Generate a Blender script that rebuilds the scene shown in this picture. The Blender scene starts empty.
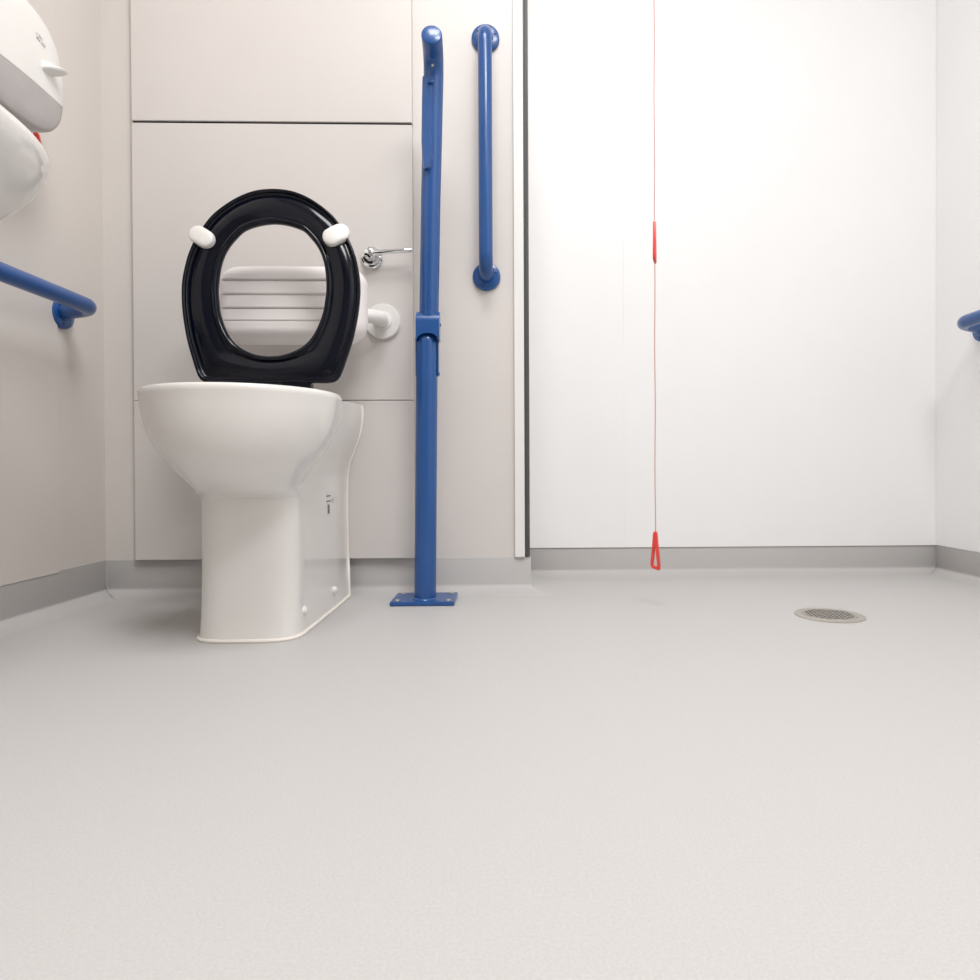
import bpy, bmesh, math
from math import sin, cos, pi, radians, sqrt, atan2, hypot
from mathutils import Vector, Matrix

scene = bpy.context.scene
COL = scene.collection

# ------------------------------------------------------------------ materials
def srgb(r, g, b):
    f = lambda c: (c/255/12.92) if c/255 <= .04045 else ((c/255+.055)/1.055)**2.4
    return (f(r), f(g), f(b), 1)

def mat(name, rgb, rough=.4, metal=0, spec=.5, var=0, scale=40, bump=0, coat=0, bscale=None):
    m = bpy.data.materials.new(name); m.use_nodes = True
    nt = m.node_tree; b = nt.nodes['Principled BSDF']
    c = srgb(*rgb)
    b.inputs['Base Color'].default_value = c
    b.inputs['Roughness'].default_value = rough
    b.inputs['Metallic'].default_value = metal
    b.inputs['Specular IOR Level'].default_value = spec
    b.inputs['Coat Weight'].default_value = coat
    b.inputs['Coat Roughness'].default_value = .08
    tc = nt.nodes.new('ShaderNodeTexCoord')
    if var:
        n = nt.nodes.new('ShaderNodeTexNoise'); n.inputs['Scale'].default_value = scale
        n.inputs['Detail'].default_value = 4
        nt.links.new(tc.outputs['Object'], n.inputs['Vector'])
        r = nt.nodes.new('ShaderNodeValToRGB')
        r.color_ramp.elements[0].position = .3; r.color_ramp.elements[1].position = .7
        r.color_ramp.elements[0].color = tuple(v*(1-var) for v in c[:3])+(1,)
        r.color_ramp.elements[1].color = tuple(min(1, v*(1+var)) for v in c[:3])+(1,)
        nt.links.new(n.outputs['Fac'], r.inputs['Fac'])
        nt.links.new(r.outputs['Color'], b.inputs['Base Color'])
    if bump:
        n2 = nt.nodes.new('ShaderNodeTexNoise'); n2.inputs['Scale'].default_value = bscale or scale*3
        n2.inputs['Detail'].default_value = 3
        nt.links.new(tc.outputs['Object'], n2.inputs['Vector'])
        bp = nt.nodes.new('ShaderNodeBump'); bp.inputs['Strength'].default_value = bump
        bp.inputs['Distance'].default_value = .002
        nt.links.new(n2.outputs['Fac'], bp.inputs['Height'])
        nt.links.new(bp.outputs['Normal'], b.inputs['Normal'])
    return m

M = {}
M['wall_grey'] = mat('warm grey laminate wall', (217, 212, 207), .45, var=.012, scale=6, bump=.02, bscale=500)
M['wall_side'] = mat('grey laminate side wall', (217, 211, 205), .42, var=.012, scale=6, bump=.02, bscale=500)
M['wall_white'] = mat('white laminate wall', (246, 246, 246), .4, var=.008, scale=6, bump=.02, bscale=500)
M['panel'] = mat('pale grey laminate panel', (215, 210, 206), .42, var=.012, scale=5, bump=.02, bscale=500)
M['front'] = mat('muted grey wall behind the camera', (150, 147, 144), .6, var=.02)
M['ceiling'] = mat('white ceiling', (238, 238, 236), .8, var=.01)
M['floor'] = mat('grey speckled vinyl', (193, 191, 189), .5, spec=.35, var=.05, scale=420, bump=.12, bscale=380)
M['white_edge'] = mat('white strip', (236, 234, 231), .4, var=.01)
M['dark'] = mat('dark grey gasket', (84, 86, 86), .5, var=.06, scale=90)
M['recess_shade'] = mat('painted recess shade', (24, 24, 25), .9, var=.02)  # near-black colour for the shade inside the panel gap and the drain
M['blue'] = mat('blue enamel', (27, 79, 143), .28, spec=.5, var=.02, scale=14, coat=.25)
M['ceramic'] = mat('white glazed ceramic', (230, 227, 223), .12, var=.006, scale=5, coat=.4)
M['seat'] = mat('navy black plastic', (5, 9, 22), .13, spec=.28, var=.08, scale=12)
M['plastic'] = mat('white plastic', (234, 232, 228), .3, var=.008, scale=8)
M['pad'] = mat('pale grey plastic pad', (246, 241, 239), .42, var=.01, scale=8)
M['smoke'] = mat('smoked grey plastic', (172, 168, 166), .16, var=.08, scale=9)
M['chrome'] = mat('polished chrome', (222, 224, 226), .07, metal=1, var=.02, scale=20)
M['steel'] = mat('stainless steel', (184, 179, 171), .38, metal=.6, var=.06, scale=60)
M['red'] = mat('red plastic', (232, 72, 62), .35, var=.04, scale=60)
M['cord'] = mat('pale red cord', (205, 150, 145), .7, var=.2, scale=900)
M['sealant'] = mat('white sealant', (246, 240, 232), .4, var=.01)
M['ink'] = mat('grey ink', (112, 105, 104), .5, var=.05)
M['mark'] = mat('pale grey ink', (214, 212, 211), .5, var=.05)

# ------------------------------------------------------------------ mesh helpers
def link(name, bm, m, parent=None, smooth=40):
    bmesh.ops.recalc_face_normals(bm, faces=bm.faces)
    me = bpy.data.meshes.new(name)
    for f in bm.faces: f.smooth = bool(smooth)
    if smooth:
        lim = radians(smooth)
        for e in bm.edges:
            if len(e.link_faces) == 2 and e.calc_face_angle(0) > lim: e.smooth = False
    bm.to_mesh(me); bm.free()
    o = bpy.data.objects.new(name, me); COL.objects.link(o)
    me.materials.append(m)
    if parent:
        o.parent = parent
        o.matrix_parent_inverse = Matrix.Translation(-Vector(wloc(parent)))
    return o

def wloc(o):
    v = Vector(o.location)
    if o.parent: v += wloc(o.parent) + o.matrix_parent_inverse.translation
    return v

def thing(name, label, cat, loc, group=None):
    o = bpy.data.objects.new(name, None); COL.objects.link(o)
    o.location = loc; o.empty_display_size = .05
    o['label'] = label; o['category'] = cat
    if group: o['group'] = group
    return o

def tag(o, label, cat, group=None):
    o['label'] = label; o['category'] = cat
    if group: o['group'] = group
    return o

def struct(name, bm, m, smooth=40):
    o = link(name, bm, m, smooth=smooth); o['kind'] = 'structure'; return o

def B(): return bmesh.new()

def box(bm, x0, x1, y0, y1, z0, z1, bev=0, seg=2):
    r = bmesh.ops.create_cube(bm, size=1)
    vs = r['verts']
    for v in vs:
        v.co = Vector(((x0+x1)/2+v.co.x*(x1-x0), (y0+y1)/2+v.co.y*(y1-y0), (z0+z1)/2+v.co.z*(z1-z0)))
    if bev:
        es = list({e for v in vs for e in v.link_edges})
        bmesh.ops.bevel(bm, geom=es, offset=bev, segments=seg, profile=.5, affect='EDGES')
    return vs

def loft(bm, rings, cap0=True, cap1=True, closed=True):
    R = [[bm.verts.new(p) for p in r] for r in rings]
    n = len(R[0])
    for a, b in zip(R[:-1], R[1:]):
        for i in range(n if closed else n-1):
            j = (i+1) % n
            bm.faces.new((a[i], a[j], b[j], b[i]))
    if cap0: bm.faces.new(R[0])
    if cap1: bm.faces.new(R[-1])
    return R

def fillet(pts, rad, seg=10):
    pts = [Vector(p) for p in pts]; out = [pts[0]]
    for i in range(1, len(pts)-1):
        p = pts[i]; a = (pts[i-1]-p).normalized(); b = (pts[i+1]-p).normalized()
        ang = a.angle(b); d = rad/math.tan(ang/2)
        c = p+(a+b).normalized()*(rad/sin(ang/2))
        s = (p+a*d)-c; e = (p+b*d)-c
        tot = s.angle(e); ax = s.cross(e).normalized()
        for k in range(seg+1):
            out.append(c+Matrix.Rotation(tot*k/seg, 3, ax) @ s)
    out.append(pts[-1]); return out

def tube(bm, pts, rad, n=24, caps=True, radii=None, roundend=0):
    pts = [Vector(p) for p in pts]
    tang = []
    for i in range(len(pts)):
        a = pts[max(i-1, 0)]; b = pts[min(i+1, len(pts)-1)]
        tang.append((b-a).normalized())
    t = tang[0]; ref = Vector((0, 0, 1)) if abs(t.z) < .9 else Vector((0, 1, 0))
    u = t.cross(ref).normalized(); rings = []
    for i, p in enumerate(pts):
        if i: u = (tang[i-1].rotation_difference(tang[i]) @ u)
        v = tang[i].cross(u)
        r = radii[i] if radii else rad
        rings.append([p+(u*cos(2*pi*k/n)+v*sin(2*pi*k/n))*r for k in range(n)])
    if roundend:
        p = pts[-1]; tt = tang[-1]; v = tt.cross(u)
        r = radii[-1] if radii else rad
        base = rings.pop()
        for k in range(5):
            a = (pi/2)*k/4*.8
            rr = r-roundend*(1-cos(a)); pp = p+tt*(roundend*(sin(a)-1))
            rings.append([pp+(u*cos(2*pi*q/n)+v*sin(2*pi*q/n))*rr for q in range(n)])
    loft(bm, rings, caps, caps)

def lathe(bm, prof, origin, axis, n=48):
    """prof: (radius, height along axis) pairs, closed at both ends."""
    o = Vector(origin); ax = Vector(axis).normalized()
    ref = Vector((0, 0, 1)) if abs(ax.z) < .9 else Vector((1, 0, 0))
    u = ax.cross(ref).normalized(); v = ax.cross(u)
    rings = [[o+ax*h+(u*cos(2*pi*k/n)+v*sin(2*pi*k/n))*max(r, 1e-4) for k in range(n)] for r, h in prof]
    loft(bm, rings, True, True)

def prism(bm, poly, origin, ux, uy, depth):
    o = Vector(origin); ux = Vector(ux); uy = Vector(uy); n = ux.cross(uy)
    loft(bm, [[o+ux*a+uy*b for a, b in poly], [o+ux*a+uy*b+n*depth for a, b in poly]])

def catmull(xs, ys, x):
    n = len(xs)
    if x <= xs[0]: return ys[0]
    if x >= xs[-1]: return ys[-1]
    i = max(k for k in range(n-1) if xs[k] <= x)
    def slope(k):
        if k == 0: return (ys[1]-ys[0])/(xs[1]-xs[0])
        if k == n-1: return (ys[-1]-ys[-2])/(xs[-1]-xs[-2])
        a = (ys[k]-ys[k-1])/(xs[k]-xs[k-1]); b = (ys[k+1]-ys[k])/(xs[k+1]-xs[k])
        return 0 if a*b <= 0 else 2*a*b/(a+b)
    h = xs[i+1]-xs[i]; t = (x-xs[i])/h
    return ((2*t**3-3*t*t+1)*ys[i]+(t**3-2*t*t+t)*h*slope(i)+(-2*t**3+3*t*t)*ys[i+1]+(t**3-t*t)*h*slope(i+1))

def smooth01(t): t = max(0, min(1, t)); return t*t*(3-2*t)

# ------------------------------------------------------------------ setting (metres; back boxing face is y = 0)
XL, XR, YR, YF, H = -.972, 1.236, .24, -3.2, 2.4
XB = .058                       # right end of the boxed-out part of the back wall
bm = B(); box(bm, XL-.1, XR+.1, YF-.1, YR+.1, -.05, 0); struct('floor', bm, M['floor'])
bm = B(); box(bm, XL-.1, XR+.1, YF-.1, YR+.1, H, H+.05); struct('ceiling', bm, M['ceiling'])
bm = B()
box(bm, XL-.1, XL-.002, YF, YR, 0, H)
box(bm, XL-.002, XL, -.168, .002, .0845, H)
box(bm, XL-.002, XL+.004, YF, -.168, .0815, H, .001, 2)
struct('wall_left', bm, M['wall_side'], 0)
bm = B()
box(bm, XL-.002, XB, .004, YR+.05, 0, H)
box(bm, XL-.003, XB, 0, .004, .0840, H)
struct('wall_back_left', bm, M['wall_grey'], 0)
bm = B()
box(bm, XB, XR+.1, YR+.004, YR+.1, 0, H)
XS = .335
box(bm, XB, XS-.00012, YR-.003, YR+.004, .079, H)
box(bm, XS+.00012, XR, YR-.003, YR+.004, .079, H)
struct('wall_back_right', bm, M['wall_white'], 0)
bm = B()
box(bm, XR+.003, XR+.1, YF, YR, 0, H)
box(bm, XR-.003, XR+.003, YF, YR-.003, .0795, H, .001, 2)
struct('wall_right', bm, M['wall_white'], 0)
bm = B(); box(bm, XL-.1, XR+.1, YF-.1, YF, 0, H); struct('wall_front', bm, M['front'])

# coved vinyl skirting, mitred at the corners
def cove(hh):
    R = .020
    RX = .050
    pr = [(-.001, -.002), (-.001, hh), (.002, hh), (.0025, hh-.001), (.0025, R+.001)]
    for k in range(1, 9):
        a = pi/2*k/8
        pr.append((.0025+RX-RX*cos(a), .0004+R-R*sin(a)))
    pr += [(.0025+RX+.006, -.002)]
    return pr
path = [Vector(p) for p in ((XL, YF), (XL, 0), (XB, 0), (XB, YR+.003), (XR+.001, YR+.003), (XR+.001, YF))]
def rightn(a, b): d = (b-a).normalized(); return Vector((d.y, -d.x))
names = ['baseboard_left', 'baseboard_back_left', 'baseboard_return', 'baseboard_back_right', 'baseboard_right']
hts = [.0865, .085, .085, .083, .083]
for i, nm in enumerate(names):
    a, b = path[i], path[i+1]; n = rightn(a, b)
    def miter(k):
        ns = []
        if k > 0: ns.append(rightn(path[k-1], path[k]))
        if k < len(path)-1: ns.append(rightn(path[k], path[k+1]))
        s = sum(ns, Vector((0, 0)))
        return s/s.dot(n) if s.length > .1 else n
    bm = B(); pr = cove(hts[i]); rings = []
    for p, mt in ((a, miter(i)), (b, miter(i+1))):
        rings.append([(p.x+mt.x*d, p.y+mt.y*d, z) for d, z in pr])
    loft(bm, rings); struct(nm, bm, M['floor'], 50)

# joints and strips
bm = B(); box(bm, .0214, .0454, -.009, 0, .086, H, .0012, 2); struct('trim_1', bm, M['white_edge'], 0)
bm = B(); box(bm, .0458, .0500, -.004, .002, .0865, H, .0006, 1); box(bm, .0500, .0535, -.007, .002, .0865, H, .001, 2)
box(bm, .0535, .0580, -.004, .002, .0865, H, .0006, 1)
struct('trim_2', bm, M['dark'], 0)
bm = B(); tube(bm, fillet([(XL+.003, -.003, .084), (XL+.003, -.003, .022), (XL+.015, -.015, .0075), (XL+.050, -.050, .0002)], .012, 6), .0010, 8)
struct('trim_3', bm, M['floor'])
bm = B(); tube(bm, fillet([(XR-.003, YR-.001, .081), (XR-.003, YR-.001, .022), (XR-.015, YR-.013, .0075), (XR-.050, YR-.048, .0002)], .012, 6), .0010, 8)
struct('trim_4', bm, M['floor'])

# ------------------------------------------------------------------ duct access panels behind the toilet
PX0, PX1, PF = -.8918, -.2235, -.018
def access_panel(z0, z1, label):
    bm = B(); box(bm, PX0, PX1, PF, -.001, z0, z1, .0012, 2)
    return tag(link('access_panel', bm, M['panel'], None, 0), label, 'panel', 'removable wall panels behind the toilet')
access_panel(1.1402, 2.05, 'topmost pale grey access panel above the dark horizontal joint')
access_panel(.4708, 1.1345, 'middle pale grey access panel with chrome flush lever and white backrest on it')
p = access_panel(.0868, .4692, 'lowest pale grey access panel hanging above floor skirting behind the toilet pan')
for x in (-.250, -.232):
    bm = B(); lathe(bm, [(.0022, 0), (.0022, .0006), (.001, .001)], (x, PF+.0001, .0985), (0, -1, 0), 12)
    link('screw', bm, M['mark'], p)
bm = B(); box(bm, PX0+.0015, PX1-.0015, -.0135, -.0003, 1.1347, 1.1400)  # strip set in the open gap, its shade painted as near-black colour
tag(link('gap_shade', bm, M['recess_shade']), 'dark strip painting the shade in the gap between the topmost and middle access panels', 'strip')

# ------------------------------------------------------------------ toilet
XT = -.463
toilet = thing('toilet', 'white ceramic floor-standing toilet with black seat raised, before the grey panels', 'toilet', (XT, -.25, 0))
YB = -.019
#        z     front  centre  w     n    waist  rear   back
RG = [(0.000, -.457, -.385, .0905, 3.6, .0905, .0885, -.043),
      (.012, -.455, -.385, .0898, 3.6, .0898, .0880, -.043),
      (.045, -.449, -.384, .0890, 3.6, .0890, .0865, -.040),
      (.090, -.446, -.383, .0885, 3.6, .0883, .0800, YB),
      (.150, -.445, -.383, .0882, 3.6, .0878, .0782, YB),
      (.225, -.445, -.383, .0880, 3.5, .0875, .0780, YB),
      (.250, -.447, -.383, .0882, 3.3, .0875, .0785, YB),
      (.262, -.486, -.405, .0876, 2.4, .0865, .0788, YB),
      (.270, -.509, -.420, .0880, 2.1, .0860, .0792, YB),
      (.284, -.530, -.430, .0970, 2.0, .0855, .0805, YB),
      (.300, -.546, -.436, .1090, 2.0, .0880, .0830, YB),
      (.316, -.560, -.437, .1223, 2.0, .0920, .0880, YB),
      (.331, -.573, -.438, .1340, 2.0, .0970, .0940, YB),
      (.353, -.584, -.437, .1470, 2.0, .1030, .1030, YB),
      (.373, -.590, -.435, .1550, 2.0, .1080, .1100, YB),
      (.396, -.594, -.434, .1605, 2.0, .1110, .1150, YB),
      (.418, -.5965, -.433, .1637, 2.0, .1120, .1165, YB),
      (.431, -.5985, -.433, .1655, 2.0, .1120, .1160, YB),
      (.4365, -.5945, -.433, .1625, 2.0, .1100, .1140, YB)]
ZS = [r[0] for r in RG]
def prm(z): return [catmull(ZS, [r[k] for r in RG], z) for k in range(1, 8)]
def ring(z):
    yf, yc, w, n, wm, wr, yb = prm(z)
    L = yc-yf; pts = []
    half = []
    ym = -.16
    for k in range(30):                      # rear to the widest line
        t = k/30
        y = yb+(yc-yb)*t
        if y > ym: ww = wr+(wm-wr)*smooth01((yb-y)/(yb-ym))
        else:
            c = w*sqrt(max(0, 1-((y-yc)/(1.12*w))**2)); k = max(1e-4, min(.006, (w-wm)*.8)); hh = max(0, min(1, .5+.5*(c-wm)/k))
            ww = wm+(c-wm)*hh+k*hh*(1-hh)
        half.append((ww, y))
    for k in range(19):
        a = pi/2*k/18
        half.append((w*max(cos(a), 0)**(2/n), yc-L*sin(a)**(2/n)))
    full = half + [(-x, y) for x, y in reversed(half[:-1])]
    out = []
    for x, y in full:
        dz = .020*smooth01((y+.33)/.25)*(z/.4365)**2
        out.append((XT+x, y, z+dz))
    return out
zs = [0, .004, .012, .03, .045, .07, .09, .12, .15, .19, .225, .238, .250, .254, .258, .262, .266, .270, .277, .284, .292, .300, .308, .316, .324, .331, .342, .353,
      .363, .373, .385, .396, .407, .418, .425, .431, .4345, .4365]
rings = [ring(z) for z in zs]
cx, cy = XT, -.395
top = rings[-1]
for sc, zz in ((1, .4365), (.985, .430), (.97, .41), (.86, .35), (.62, .29), (.35, .265), (.12, .255)):
    rr = []
    for x, y, z in top:
        a = atan2((y-cy)/.165, (x-cx)/.125)
        rr.append((cx+.125*sc*cos(a), cy+.165*sc*sin(a), zz))
    rings.append(rr)
bm = B(); loft(bm, rings)
pan = link('pan', bm, M['ceramic'], toilet, 50)
# sealant beads round the foot and up the back edges
bm = B(); foot = ring(0.0); tube(bm, [(x+(x-XT)*.01, y, .0028) for x, y, z in foot], .0034, 8)
for s in (1, -1):
    pts = []
    for k in range(44):
        z = .4355*k/43; q = prm(z)
        pts.append((XT+s*(q[5]+.001), q[6]-.002, z+.020*(z/.4365)**2+.002))
    tube(bm, pts, .0028, 8)
q = prm(.4365)
tube(bm, [(XT+q[5]*(1-2*k/10), q[6]-.002, .4575) for k in range(11)], .0024, 8)
link('sealant_bead', bm, M['sealant'], toilet)
# fixing caps on the side of the foot
for s in (1, -1):
    for y in (-.1885, -.393):
        w = [q for q in ring(.041) if abs(q[1]-y) < .04]
        hw = sum(abs(q[0]-XT) for q in w)/len(w)
        bm = B(); lathe(bm, [(.0085, -.006), (.0085, .003), (.0075, .0065), (.005, .009), (.002, .010)], (XT+s*(hw-.001), y, .042), (s, 0, 0), 24)
        link('bolt_cap', bm, M['plastic'], toilet)
# maker's sticker with tiny grey print on the side
def side_x(y, z):
    r = ring(z); r = [q for q in r if q[0] > XT]
    r.sort(key=lambda q: abs(q[1]-y)); return r[0][0]
sx = max(side_x(y, z) for y in (-.25, -.2, -.14) for z in (.205, .25))
bm = B()
for ya, yb_, za, zb in ((-.231, -.121, .2045, .2555),):
    loft(bm, [[(side_x(ya, za)+.0002, ya, za), (side_x(yb_, za)+.0002, yb_, za), (side_x(yb_, zb)+.0002, yb_, zb), (side_x(ya, zb)+.0002, ya, zb)],
              [(side_x(ya, za)+.0006, ya, za), (side_x(yb_, za)+.0006, yb_, za), (side_x(yb_, zb)+.0006, yb_, zb), (side_x(ya, zb)+.0006, ya, zb)]])
stick = link('sticker', bm, M['ceramic'], toilet)
bm = B()
def mark(ya, yb_, za, zb):
    p0 = Vector((side_x(-.231, .23)+.0007, -.231, 0)); p1 = Vector((side_x(-.121, .23)+.0007, -.121, 0))
    f = lambda y: p0.x+(p1.x-p0.x)*(y+.231)/.11
    loft(bm, [[(f(y)+d, y, z) for y, z in ((ya+.011, za+.001), (yb_+.011, za+.001), (yb_+.011, zb+.001), (ya+.011, zb+.001))] for d in (-.0003, .0006)])
mark(-.236, -.222, .2085, .2275)
mark(-.244, -.208, .2335, .2360); mark(-.244, -.212, .2445, .2470)
mark(-.198, -.186, .2300, .2315); mark(-.200, -.192, .2345, .2385); mark(-.178, -.160, .2345, .2365); mark(-.186, -.176, .2400, .2415)
link('print', bm, M['ink'], stick)

# raised seat: polar outlines, seen from its underside
SX, SH, SV = -.4785, .00204, .002105
OUT = [(0, 189.5), (16, 191), (31, 196), (47, 205.3), (61, 217), (70, 229), (77.5, 242), (83.5, 257), (87, 272.5), (88.6, 286), (88.5, 298),
       (87.3, 312), (85, 326), (81.5, 342), (76.5, 358), (72.5, 370), (70, 376), (68, 379.5), (64, 382), (58, 383), (45, 383), (30, 383), (15, 383), (0, 383)]
HOLE = [(0, 223.6), (14, 225.3), (28, 230), (38, 239), (46, 250), (50.5, 261), (53, 274), (53.9, 286), (53.3, 298), (52, 309), (49, 320), (44, 331.5),
        (37.5, 341), (30, 347.5), (21.4, 352), (11, 355.3), (0, 356.3)]
YC0 = 290
def polar(tab):
    t = [(atan2(YC0-y, x) if x > 0 else (pi/2 if y < YC0 else -pi/2), hypot(x, YC0-y)) for x, y in tab]
    t = sorted(t); A = [q[0] for q in t]; R = [q[1] for q in t]
    def f(a):
        a = (a+pi) % (2*pi)-pi
        if a > pi/2: a = pi-a
        if a < -pi/2: a = -pi-a
        return catmull(A, R, a)
    return f
fo, fh = polar(OUT), polar(HOLE)
tilt = atan2(.035, .414)
def seat_pt(dx, dy, p):
    """dx right, dy up from the hole centre (m), p towards the viewer"""
    t = dy+(383-YC0)*SV
    return (SX+dx, -.270+sin(tilt)*t-cos(tilt)*p, .478+cos(tilt)*t+sin(tilt)*p)
NA = 176
prof = [(.5, -.018), (.25, -.017), (.08, -.014), (.015, -.008), (0, -.002), (.004, .003), (.02, .0055), (.055, .0058), (.080, .0048), (.10, .001), (.13, -.0022), (.16, -.0022),
        (.20, -.0008), (.25, .0012), (.32, .0032), (.42, .0046), (.52, .0046), (.64, .0030), (.74, .0004), (.80, -.0012), (.83, .0015), (.865, .0045), (.92, .0048), (.965, .0030), (.99, -.001), (1, -.006), (.985, -.011), (.92, -.0155), (.75, -.018)]
rings = []
for f, p in prof:
    rr = []
    for k in range(NA):
        a = 2*pi*k/NA+.0001
        ro, ri = fo(a), fh(a)
        r = ro+(ri-ro)*f
        rr.append(seat_pt(r*cos(a)*SH, r*sin(a)*SV, p))
    rings.append(rr)
rings.append(rings[0])
bm = B(); loft(bm, rings, False, False); bmesh.ops.remove_doubles(bm, verts=bm.verts, dist=1e-6)
seat = link('seat', bm, M['seat'], toilet, 60)
for s, ddx, ddy, ang in ((-1, -69.5, 239.5, -33), (1, 64.5, 237.0, 215)):
    c = Vector(seat_pt(ddx*SH, (YC0-ddy)*SV, .0))
    ux = Vector((1, 0, 0)); uz = (Vector(seat_pt(0, .1, 0))-Vector(seat_pt(0, 0, 0))).normalized(); n = -ux.cross(uz)
    if n.y > 0: n = -n
    d = ux*cos(radians(ang))+uz*sin(radians(ang)); e = n.cross(d)
    bm = B(); rings = []
    hl, hw_ = .0285, .0185
    for sc, h in ((1, -.004), (1, .010), (.96, .0145), (.86, .0165), (.5, .0175), (.1, .0178)):
        rr = []
        for k in range(32):
            a = 2*pi*k/32
            ca = cos(a)
            px = (hl-hw_)*max(-1, min(1, ca*8))*(sc if sc < .8 else 1)+hw_*ca*sc
            tt = smooth01((hl*.35-px)/(hl*1.1))
            rr.append(c+d*px+e*(hw_*sin(a)*sc)+n*(h*(1-.45*tt) if h > 0 else h))
        rings.append(rr)
    loft(bm, rings); b_ = link('bumper', bm, M['plastic'], seat, 50); b_['label'] = 'white seat buffer'
# dish round each buffer and the hinge
bm = B(); box(bm, SX-.093, SX+.083, -.275, -.245, .446, .480, .004, 2)
link('hinge', bm, M['seat'], toilet)

# ------------------------------------------------------------------ backrest on its wall rail
back = thing('backrest', 'white ribbed plastic backrest on a wall rail seen through the toilet seat', 'backrest', (-.478, -.02, .659))
bx0, bx1, bz0, bz1, T = -.642, -.3135, .5870, .7620, .046
bm = B(); rowsF = []; rowsB = []
NZ, NX = 150, 44
grooves = (.7225, .6905, .6600, .6315)
for i in range(NZ+1):
    v = i/NZ; z = bz0+(bz1-bz0)*(.5-.5*cos(pi*v)) if False else bz0+(bz1-bz0)*v
    e = min(z-bz0, bz1-z)
    rc = .046
    ins = rc-sqrt(max(0, rc*rc-(rc-min(e, rc))**2))
    ez = sqrt(max(0, 1-(1-min(e, .03)/.03)**2))
    g = 0
    for q in grooves: g += .0045*math.exp(-((z-q)/.0013)**2)
    for q in grooves[:3]:
        if q-.030 < z < q: g += .004*((z-q+.030)/.030)
    fr, bk = [], []
    for j in range(NX+1):
        u = .5-.5*cos(pi*j/NX)
        xa, xb = bx0+ins, bx1-ins
        x = xa+(xb-xa)*u
        d = min(x-xa, xb-x); ex = sqrt(max(0, 1-(1-min(d, .03)/.03)**2))
        edge = smooth01((min(x-bx0, bx1-x)-.012)/.012)
        fr.append(bm.verts.new((x, -.105-T*ez*ex+g*edge*ez, z)))
        bk.append(bm.verts.new((x, -.105+.012*ez*ex, z)))
    rowsF.append(fr); rowsB.append(bk)
for rows in (rowsF, rowsB):
    for a, b in zip(rows[:-1], rows[1:]):
        for j in range(NX): bm.faces.new((a[j], a[j+1], b[j+1], b[j]))
for a, b in ((rowsF, rowsB),):
    for i in range(NZ):
        bm.faces.new((a[i][0], a[i+1][0], b[i+1][0], b[i][0])); bm.faces.new((a[i][-1], a[i+1][-1], b[i+1][-1], b[i][-1]))
bmesh.ops.remove_doubles(bm, verts=bm.verts, dist=2e-5)
link('pad', bm, M['pad'], back, 70)
bm = B(); tube(bm, fillet([(-.660, PF, .659), (-.660, -.085, .659), (-.2957, -.085, .659), (-.2957, PF, .659)], .04, 10), .0165, 24)
link('rail', bm, M['plastic'], back)
for x in (-.660, -.2957):
    bm = B(); lathe(bm, [(.0425, 0), (.0425, .007), (.0405, .0095), (.024, .0105), (.021, .014), (.01, .015)], (x, PF, .659), (0, -1, 0), 48)
    link('flange', bm, M['plastic'], back)

# ------------------------------------------------------------------ flush lever
fl = thing('flush_lever', 'small chrome flush lever on the middle grey access panel', 'flush lever', (-.3213, PF, .8133))
bm = B(); lathe(bm, [(.026, 0), (.0265, .004), (.024, .0075), (.0195, .0085), (.019, .011), (.0205, .0125), (.019, .015), (.014, .016)], (-.3213, PF, .8133), (0, -1, 0), 40)
link('rose', bm, M['chrome'], fl)
bm = B(); lathe(bm, [(.0125, .012), (.0135, .03), (.0125, .035), (.009, .037)], (-.3213, PF, .8133), (0, -1, 0), 32)
link('hub', bm, M['chrome'], fl)
bm = B(); pp = [(-.3233, -.046, .8125), (-.306, -.050, .8150), (-.281, -.052, .8172), (-.246, -.053, .8193), (-.224, -.053, .8203), (-.2180, -.053, .8205)]
tube(bm, pp, .006, 16, radii=[.0078, .0068, .0058, .0054, .0056, .0045], roundend=.003)
link('arm', bm, M['chrome'], fl)

# ------------------------------------------------------------------ blue grab bars
def flange(parent, c, axis, r=.034, angs=(40, 160, 280)):
    bm = B(); lathe(bm, [(r, 0), (r, .006), (r-.0015, .009), (r-.006, .0105), (.0195, .0115), (.0175, .014)], c, axis, 48)
    f = link('flange', bm, M['blue'], parent)
    ax = Vector(axis); ref = Vector((0, 0, 1)); u = ax.cross(ref).normalized()
    for a in angs:
        a = radians(a); q = Vector(c)+(u*cos(a)+ref*sin(a))*(r*.74)
        bm = B(); lathe(bm, [(.0032, .008), (.0032, .0118), (.0018, .0126)], q, axis, 12)
        link('screw', bm, M['blue'], f)
    return f

vb = thing('grab_bar', 'vertical blue grab bar on back wall right of the folded support rail', 'grab bar', (-.0455, 0, 1.06), 'blue wall grab bars')
bm = B(); tube(bm, fillet([(-.0455, .002, 1.3528), (-.0455, -.056, 1.3528), (-.0455, -.056, .773), (-.0455, .002, .773)], .044, 12), .0165, 32)
link('bar', bm, M['blue'], vb)
for z in (1.3528, .773): flange(vb, (-.0455, .0005, z), (0, -1, 0))

lb = thing('grab_bar', 'horizontal blue grab bar on left wall below the paper dispenser', 'grab bar', (XL, -.34, .655), 'blue wall grab bars')
bm = B(); tube(bm, fillet([(XL-.002, -.155, .6475), (XL+.090, -.185, .6500), (XL+.090, -.530, .6505), (XL+.002, -.530, .6505)], .042, 12), .0165, 32)
link('bar', bm, M['blue'], lb)
flange(lb, (XL-.0005, -.152, .6465), (1, 0, 0), .034); flange(lb, (XL+.0035, -.530, .6475), (1, 0, 0), .034)

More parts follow.
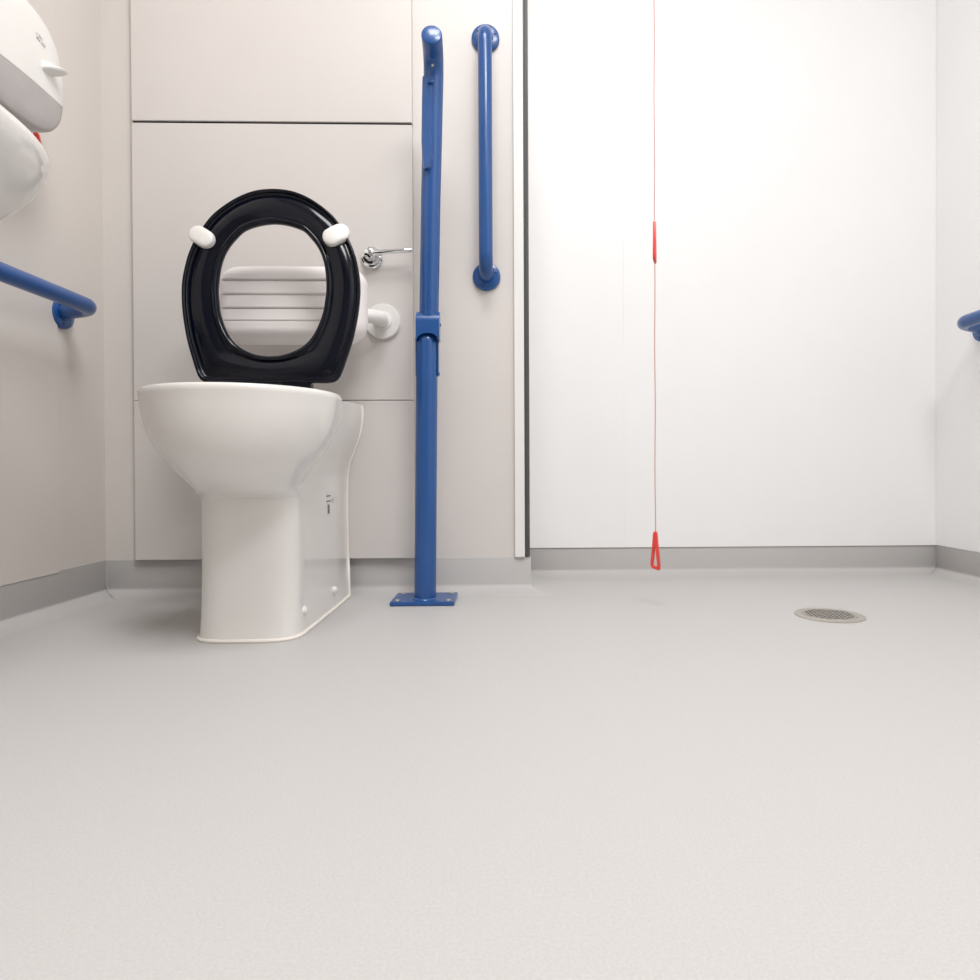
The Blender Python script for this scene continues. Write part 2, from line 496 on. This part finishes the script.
rb = thing('grab_bar', 'horizontal blue grab bar on the white right wall, cut by the picture edge', 'grab bar', (XR, -.2, .650), 'blue wall grab bars')
bm = B(); tube(bm, fillet([(XR-.001, .046, .660), (XR-.090, .014, .665), (XR-.090, -.52, .666), (XR-.001, -.52, .666)], .042, 12), .0165, 32)
link('bar', bm, M['blue'], rb)
for y in (.048, -.52): flange(rb, (XR-.0025, y, .660), (-1, 0, 0))

# ------------------------------------------------------------------ floor-standing folding support rail
sr = thing('folding_support_rail', 'blue floor-mounted folding support rail, folded upright beside the toilet', 'support rail', (-.187, -.118, 0))
bm = B(); box(bm, -.2580, -.1155, -.164, -.050, 0.0004, .0095, .002, 2)
bp = link('base_plate', bm, M['blue'], sr, 0)
for x in (-.243, -.130):
    for y in (-.148, -.066):
        bm = B(); lathe(bm, [(.006, .0085), (.006, .0108), (.0045, .0125), (.002, .013)], (x, y, 0), (0, 0, 1), 20)
        b_ = link('bolt', bm, M['steel'], bp); b_['label'] = 'silver fixing bolt'
bm = B()
ppx = lambda z: -.1848+.0075*z/.6
pz = [(.0005+0*k) for k in range(1)]
tube(bm, [(ppx(.006), -.121, .006), (ppx(.009), -.121, .009), (ppx(.013), -.121, .013), (ppx(.3), -.121, .3), (ppx(.56), -.121, .56), (ppx(.58), -.121, .588), (ppx(.594), -.121, .597), (ppx(.602), -.121, .6025), (ppx(.602), -.121, .606)], .0245, 40,
     radii=[.031, .030, .0248, .0245, .0245, .0245, .0238, .0205, .013])
link('post', bm, M['blue'], sr)
# hinge head: rounded cross piece and two cheeks
bm = B()
xh0, xh1 = -.1990, -.1472
xm, hw2 = (xh0+xh1)/2, (xh1-xh0)/2
poly = [(-hw2, .589), (-hw2, .6575), (hw2, .6575), (hw2, .589)]
poly += [(hw2*.94*cos(pi*k/16), .589+.0165*sin(pi*k/16)) for k in range(17)]
loft(bm, [[(xm+a, y, z) for a, z in poly] for y in (-.1505, -.120)])
bmesh.ops.recalc_face_normals(bm, faces=bm.faces)
eg = [e for e in bm.edges if all(abs(v.co.y+.1505) < 1e-5 and v.co.z > .657 for v in e.verts)]
bmesh.ops.bevel(bm, geom=eg, offset=.028, segments=10, profile=.5, affect='EDGES')
sc = ppx(.56)+.0008
arc = [(a, .0248) for a in range(-20, 201, 10)]+[(a, .0268) for a in range(200, -21, -10)]
loft(bm, [[(sc+q*cos(radians(a)), -.121+q*sin(radians(a)), z) for a, q in arc] for z in (.514, .600)])
hd = link('hinge_head', bm, M['blue'], sr, 30)
for z in (.628, .518):
    bm = B(); lathe(bm, [(.0042, -.001), (.0042, .0015), (.003, .0025), (.001, .003)], (xh1-.0006 if z > .6 else sc+.0255, -.125, z), (1, 0, 0), 18)
    link('pin', bm, M['blue'], hd)
# the folded arm: upright tube with its end bent forward
bm = B()
ap = fillet([(-.1725, -.125, .640), (-.1650, -.142, .90), (-.1545, -.158, 1.2000), (-.1510, -.234, 1.2095)], .052, 14)
tube(bm, ap, .0218, 40, roundend=.004)
arm = link('arm', bm, M['blue'], sr)
bm = B()
tube(bm, [(-.1540, -.180, 1.174), (-.1540, -.1895, 1.172)], .003, 12); link('screw', bm, M['chrome'], arm)
# prop leg lying along the front left of the arm
bm = B()
def legring(z, w, d0, d1, off=0):
    cxx = -.1725+.0180*(z-.64)/.56; yb = -.125-.033*(z-.64)/.56
    x0 = cxx-.0205+off
    return [(x0, yb-.010, z), (x0, yb-d0*.6-.006, z), (x0+.003, yb-d0, z), (x0+w-.003, yb-d1, z), (x0+w, yb-d1+.004, z), (x0+w, yb-.010, z)]
loft(bm, [legring(.958, .012, .030, .034, .006), legring(.965, .018, .031, .0345, .004), legring(.985, .0235, .028, .0315, .0015), legring(1.02, .0235, .0245, .0285, -.001), legring(1.10, .0235, .0235, .0275, -.0015),
          legring(1.153, .0235, .0235, .0275, -.0015), legring(1.157, .022, .022, .026, -.001)])
leg = link('prop_leg', bm, M['blue'], sr, 35)
bm = B(); box(bm, -.1660, -.1535, -.1865, -.176, 1.137, 1.1425, .001, 2); link('catch', bm, M['blue'], leg)
bm = B()
loft(bm, [[(x-.1725+.0180*(z-.64)/.56, -.125-.033*(z-.64)/.56+y, z) for x, y in ((-.0035, -.018), (-.0025, -.0235), (.0005, -.0235), (.0015, -.018))] for z in (.662, .80, .957)])
link('rib', bm, M['blue'], arm)

# ------------------------------------------------------------------ emergency pull cord
def handle_mesh(bm, c, rot, h=.084, w=.036, th=.011, tiltx=0):
    outer = [(-.10, 1.0), (.10, 1.0), (.17, .96), (.30, .55), (.46, .13), (.44, .03), (.36, 0.0), (-.30, .05), (-.42, .09), (-.46, .16), (-.30, .55), (-.17, .96)]
    inner = [(-.03, .60), (.03, .60), (.08, .56), (.16, .36), (.25, .17), (.24, .11), (.18, .09), (-.17, .12), (-.23, .14), (-.25, .19), (-.16, .36), (-.08, .56)]
    R = Matrix.Rotation(radians(rot), 3, 'Z') @ Matrix.Rotation(radians(tiltx), 3, 'Y')
    cz = Vector(c)
    def ringp(tab, y, s=1): return [cz+R @ Vector((a*w*s, y, (b-1)*h)) for a, b in tab]
    inner = [(a*.82, b) for a, b in inner]
    rings = [ringp(outer, -th/2+.0015), ringp([(a*.95, .02+b*.965) for a, b in outer], -th/2), ringp([(a*1.1, b) for a, b in inner], -th/2), ringp(inner, -th/2+.0015),
             ringp(inner, th/2-.0015), ringp([(a*1.1, b) for a, b in inner], th/2), ringp([(a*.95, .02+b*.965) for a, b in outer], th/2), ringp(outer, th/2-.0015)]
    rings.append(rings[0])
    loft(bm, rings, False, False); bmesh.ops.remove_doubles(bm, verts=bm.verts, dist=1e-6)

CX, CY = .3230, -.2
pc = thing('emergency_alarm', 'red emergency pull cord with two red triangular handles hanging from the ceiling', 'alarm cord', (CX, CY, H))
bm = B(); lathe(bm, [(.045, 0), (.045, .012), (.04, .022), (.012, .026), (.006, .04)], (CX, CY, H), (0, 0, -1), 32); link('ceiling_rose', bm, M['plastic'], pc)
bm = B(); tube(bm, [(CX+.0006*sin(k*1.3), CY, 2.372-(2.372-.160)*k/40) for k in range(41)], .0011, 8); link('cord', bm, M['cord'], pc)
bm = B(); handle_mesh(bm, (CX, CY, .8345), 70, .088, .024, .006); link('handle', bm, M['red'], pc, 30)
bm = B(); handle_mesh(bm, (CX, CY, .1655), -38, .084, .024, .0075); link('handle', bm, M['red'], pc, 30)

# ------------------------------------------------------------------ floor drain
DX, DY = .6585, -.291
fd = thing('floor_drain', 'round stainless steel floor drain with a perforated grate in the grey floor', 'floor drain', (DX, DY, 0))
bm = B(); lathe(bm, [(.0665, .0002), (.0665, .0012), (.064, .0028), (.052, .0030), (.0505, .0012)], (DX, DY, 0), (0, 0, 1), 64)
link('rim', bm, M['steel'], fd)
bm = B(); lathe(bm, [(.050, .0006), (.050, .0014)], (DX, DY, 0), (0, 0, 1), 48); b_ = link('hole_shade', bm, M['recess_shade'], fd); b_['label'] = 'dark disc painting the shade of the drain hole under the grate'  # flat disc on the floor, black colour stands for shade inside the drain
bm = B()
for ang in (35, 125):
    d = Vector((cos(radians(ang)), sin(radians(ang)), 0)); e = Vector((-d.y, d.x, 0))
    for k in range(-4, 5):
        o = k*.0112; half = sqrt(max(0, .0500**2-o*o))
        c = Vector((DX, DY, .0021))+e*o
        loft(bm, [[c+d*s*half+e*a+Vector((0, 0, zz)) for a, zz in ((-.0019, -.0007), (.0019, -.0007), (.0019, .0007), (-.0019, .0007))] for s in (-1, 1)])
lathe(bm, [(.0505, .0012), (.0505, .0031), (.0468, .0031), (.0468, .0012)], (DX, DY, 0), (0, 0, 1), 48)
link('grate', bm, M['steel'], fd)

# ------------------------------------------------------------------ toilet paper dispenser on the left wall
WL = XL+.004
pd = thing('paper_dispenser', 'round white toilet paper dispenser with smoked grey lower window on left wall', 'paper dispenser', (WL, -.440, 1.022))
PY, PZ, PR, PD = -.4400, 1.0220, .1195, .121
def disc(bm, r, n, zs=1):
    pr = [(r, 0), (r, PD-.014), (r-.001, PD-.008), (r-.004, PD-.003), (r-.009, PD-.0005), (r-.03, PD+.0015), (r*.4, PD+.004), (.01, PD+.005)]
    n = 2/n; sg = lambda v: abs(v)**n*(1 if v > 0 else -1)
    loft(bm, [[(WL+h, PY+q*sg(cos(2*pi*k/120)), PZ+q*zs*sg(sin(2*pi*k/120))) for k in range(120)] for q, h in pr])
ZC = 1.0005
bm = B(); disc(bm, PR+.003, 2.7)
g = bmesh.ops.bisect_plane(bm, geom=bm.verts[:]+bm.edges[:]+bm.faces[:], plane_co=(0, 0, ZC), plane_no=(0, 0, 1), clear_inner=True)
bmesh.ops.holes_fill(bm, edges=[e for e in bm.edges if e.is_boundary])
cov = link('cover', bm, M['plastic'], pd)
bm = B(); disc(bm, PR+.0022, 2.7, .84)
bmesh.ops.bisect_plane(bm, geom=bm.verts[:]+bm.edges[:]+bm.faces[:], plane_co=(0, 0, ZC-.0006), plane_no=(0, 0, 1), clear_outer=True)
bmesh.ops.holes_fill(bm, edges=[e for e in bm.edges if e.is_boundary])
w_ = link('window', bm, M['smoke'], pd); w_['label'] = 'smoked grey lower window'
bm = B()
loft(bm, [[(WL+PD-.002, y, z) for y, z in ((-.392, 1.034), (-.362, 1.036), (-.362, 1.052), (-.392, 1.050))],
          [(WL+PD+.014, y, z) for y, z in ((-.385, 1.040), (-.352, 1.042), (-.352, 1.052), (-.385, 1.050))],
          [(WL+PD+.026, y, z) for y, z in ((-.362, 1.049), (-.347, 1.050), (-.347, 1.053), (-.362, 1.053))]])
bmesh.ops.bevel(bm, geom=bm.edges[:], offset=.0015, segments=2, affect='EDGES')
link('lever', bm, M['plastic'], cov)
bm = B()
for ya, yb_, za, zb in ((-.402, -.397, 1.085, 1.094), (-.396, -.392, 1.083, 1.087), (-.395, -.391, 1.090, 1.094), (-.389, -.385, 1.082, 1.092), (-.383, -.379, 1.081, 1.086)):
    box(bm, WL+PD-.001, WL+PD+.0048, ya, yb_, za, zb)
link('emblem', bm, M['mark'], cov)

# ------------------------------------------------------------------ washbasin (only its far corner reaches the picture)
wb = thing('washbasin', 'white ceramic wall basin at the left picture edge below the paper dispenser', 'basin', (WL, -.86, .70))
plan = [(-.6000, -.86), (-.6030, -.82), (-.6068, -.799), (-.6107, -.762), (-.6170, -.732), (-.6250, -.706), (-.634, -.684), (-.646, -.665), (-.662, -.649), (-.69, -.634), (-.73, -.622), (-.78, -.613), (-.85, -.607), (-.91, -.604), (WL-.001, -.602)]
YCB = -.852
plan = [(x, y+.008) for x, y in plan]
for _ in range(2):                       # round the outline off
    q = [plan[0]]
    for (xa, ya), (xb, yb_) in zip(plan[:-1], plan[1:]):
        q += [(xa*.75+xb*.25, ya*.75+yb_*.25), (xa*.25+xb*.75, ya*.25+yb_*.75)]
    plan = q+[plan[-1]]
full = plan+[(x, 2*YCB-y) for x, y in reversed(plan[1:])]
def bring(s_x, s_y, z, lift=0):
    return [(WL+(x-WL)*s_x, YCB+(y-YCB)*s_y, z) for x, y in full]
bm = B()
rings = [bring(.30, .30, 0.5953), bring(.52, .52, 0.6016), bring(.72, .72, 0.6196), bring(.83, .84, 0.6430), bring(.905, .905, 0.6664), bring(.955, .955, 0.6880), bring(.982, .982, 0.7051), bring(.995, .995, 0.7213),
         bring(1, 1, 0.7330), bring(.998, .998, 0.7410), bring(.99, .988, 0.7450)]
rings += [[(WL+.02+(x-WL)*.90, YCB+(y-YCB)*.86, .745) for x, y in full], [(WL+.03+(x-WL)*.84, YCB+(y-YCB)*.80, .730) for x, y in full],
          [(WL+.05+(x-WL)*.70, YCB+(y-YCB)*.66, .65) for x, y in full], [(WL+.09+(x-WL)*.35, YCB+(y-YCB)*.32, .62) for x, y in full]]
loft(bm, rings); link('bowl', bm, M['ceramic'], wb, 60)
bm = B(); tube(bm, fillet([(WL+.055, YCB, .743), (WL+.055, YCB, .86), (WL+.15, YCB, .86), (WL+.15, YCB, .835)], .02, 8), .011, 20); link('tap', bm, M['chrome'], wb)
bm = B(); tube(bm, [(WL+.15, YCB, .59), (WL+.15, YCB, .45), (WL+.15, YCB, .44)], .018, 20); tube(bm, fillet([(WL+.15, YCB, .46), (WL+.15, YCB, .42), (WL-.003, YCB, .42)], .03, 8), .016, 20); link('waste_pipe', bm, M['plastic'], wb)

# red handle hung on the left wall, mostly hidden by the basin
rh = thing('alarm_toggle', 'red triangular pull handle on the left wall, peeping out above the basin', 'toggle', (WL, -.252, .99))
bm = B(); handle_mesh(bm, (WL+.018, -.252, .9875), 20, .047, .028, .010); link('handle', bm, M['red'], rh, 30)
bm = B(); tube(bm, [(WL-.006, -.256, .982), (WL+.010, -.256, .982), (WL+.018, -.256, .981), (WL+.020, -.256, .985)], .003, 10); link('hook', bm, M['red'], rh)

# ------------------------------------------------------------------ light
def area(name, loc, size, energy, col=(1, .985, .985), rot=(0, 0, 0), sy=None):
    l = bpy.data.lights.new(name, 'AREA'); l.energy = energy; l.color = col
    l.shape = 'RECTANGLE'; l.size = size; l.size_y = sy or size
    o = bpy.data.objects.new(name, l); COL.objects.link(o); o.location = loc; o.rotation_euler = rot
    return o
area('ceiling_lamp', (-.05, -1.1, H-.02), .6, 21)
area('ceiling_lamp', (.5, -1.8, H-.02), .6, 29)
w = bpy.data.worlds.new('World'); scene.world = w; w.use_nodes = True
w.node_tree.nodes['Background'].inputs[0].default_value = (.9, .92, 1, 1)
w.node_tree.nodes['Background'].inputs[1].default_value = .3

# ------------------------------------------------------------------ camera (16 mm view, held low, turned 1.3 degrees right, lens shifted)
cam = bpy.data.cameras.new('camera'); co = bpy.data.objects.new('camera', cam); COL.objects.link(co)
YAW, PITCH, ROLL = radians(-1.34), radians(-.45), radians(.24)
f = Vector((-sin(YAW)*cos(PITCH), cos(YAW)*cos(PITCH), sin(PITCH)))
r0 = f.cross(Vector((0, 0, 1))).normalized(); u0 = r0.cross(f)
r = r0*cos(ROLL)-u0*sin(ROLL); u = u0*cos(ROLL)+r0*sin(ROLL)
mw = Matrix((r, u, -f)).transposed().to_4x4(); mw.translation = (0, -1.6, .3)
co.matrix_world = mw
cam.sensor_width = 36; cam.lens = 36*650/980; cam.shift_x = -31.2/980; cam.shift_y = -15/980; cam.clip_start = .02
scene.camera = co

vs = scene.view_settings
vs.view_transform = 'Standard'; vs.look = 'None'; vs.gamma = 1; vs.use_curve_mapping = False
vs.exposure = 0
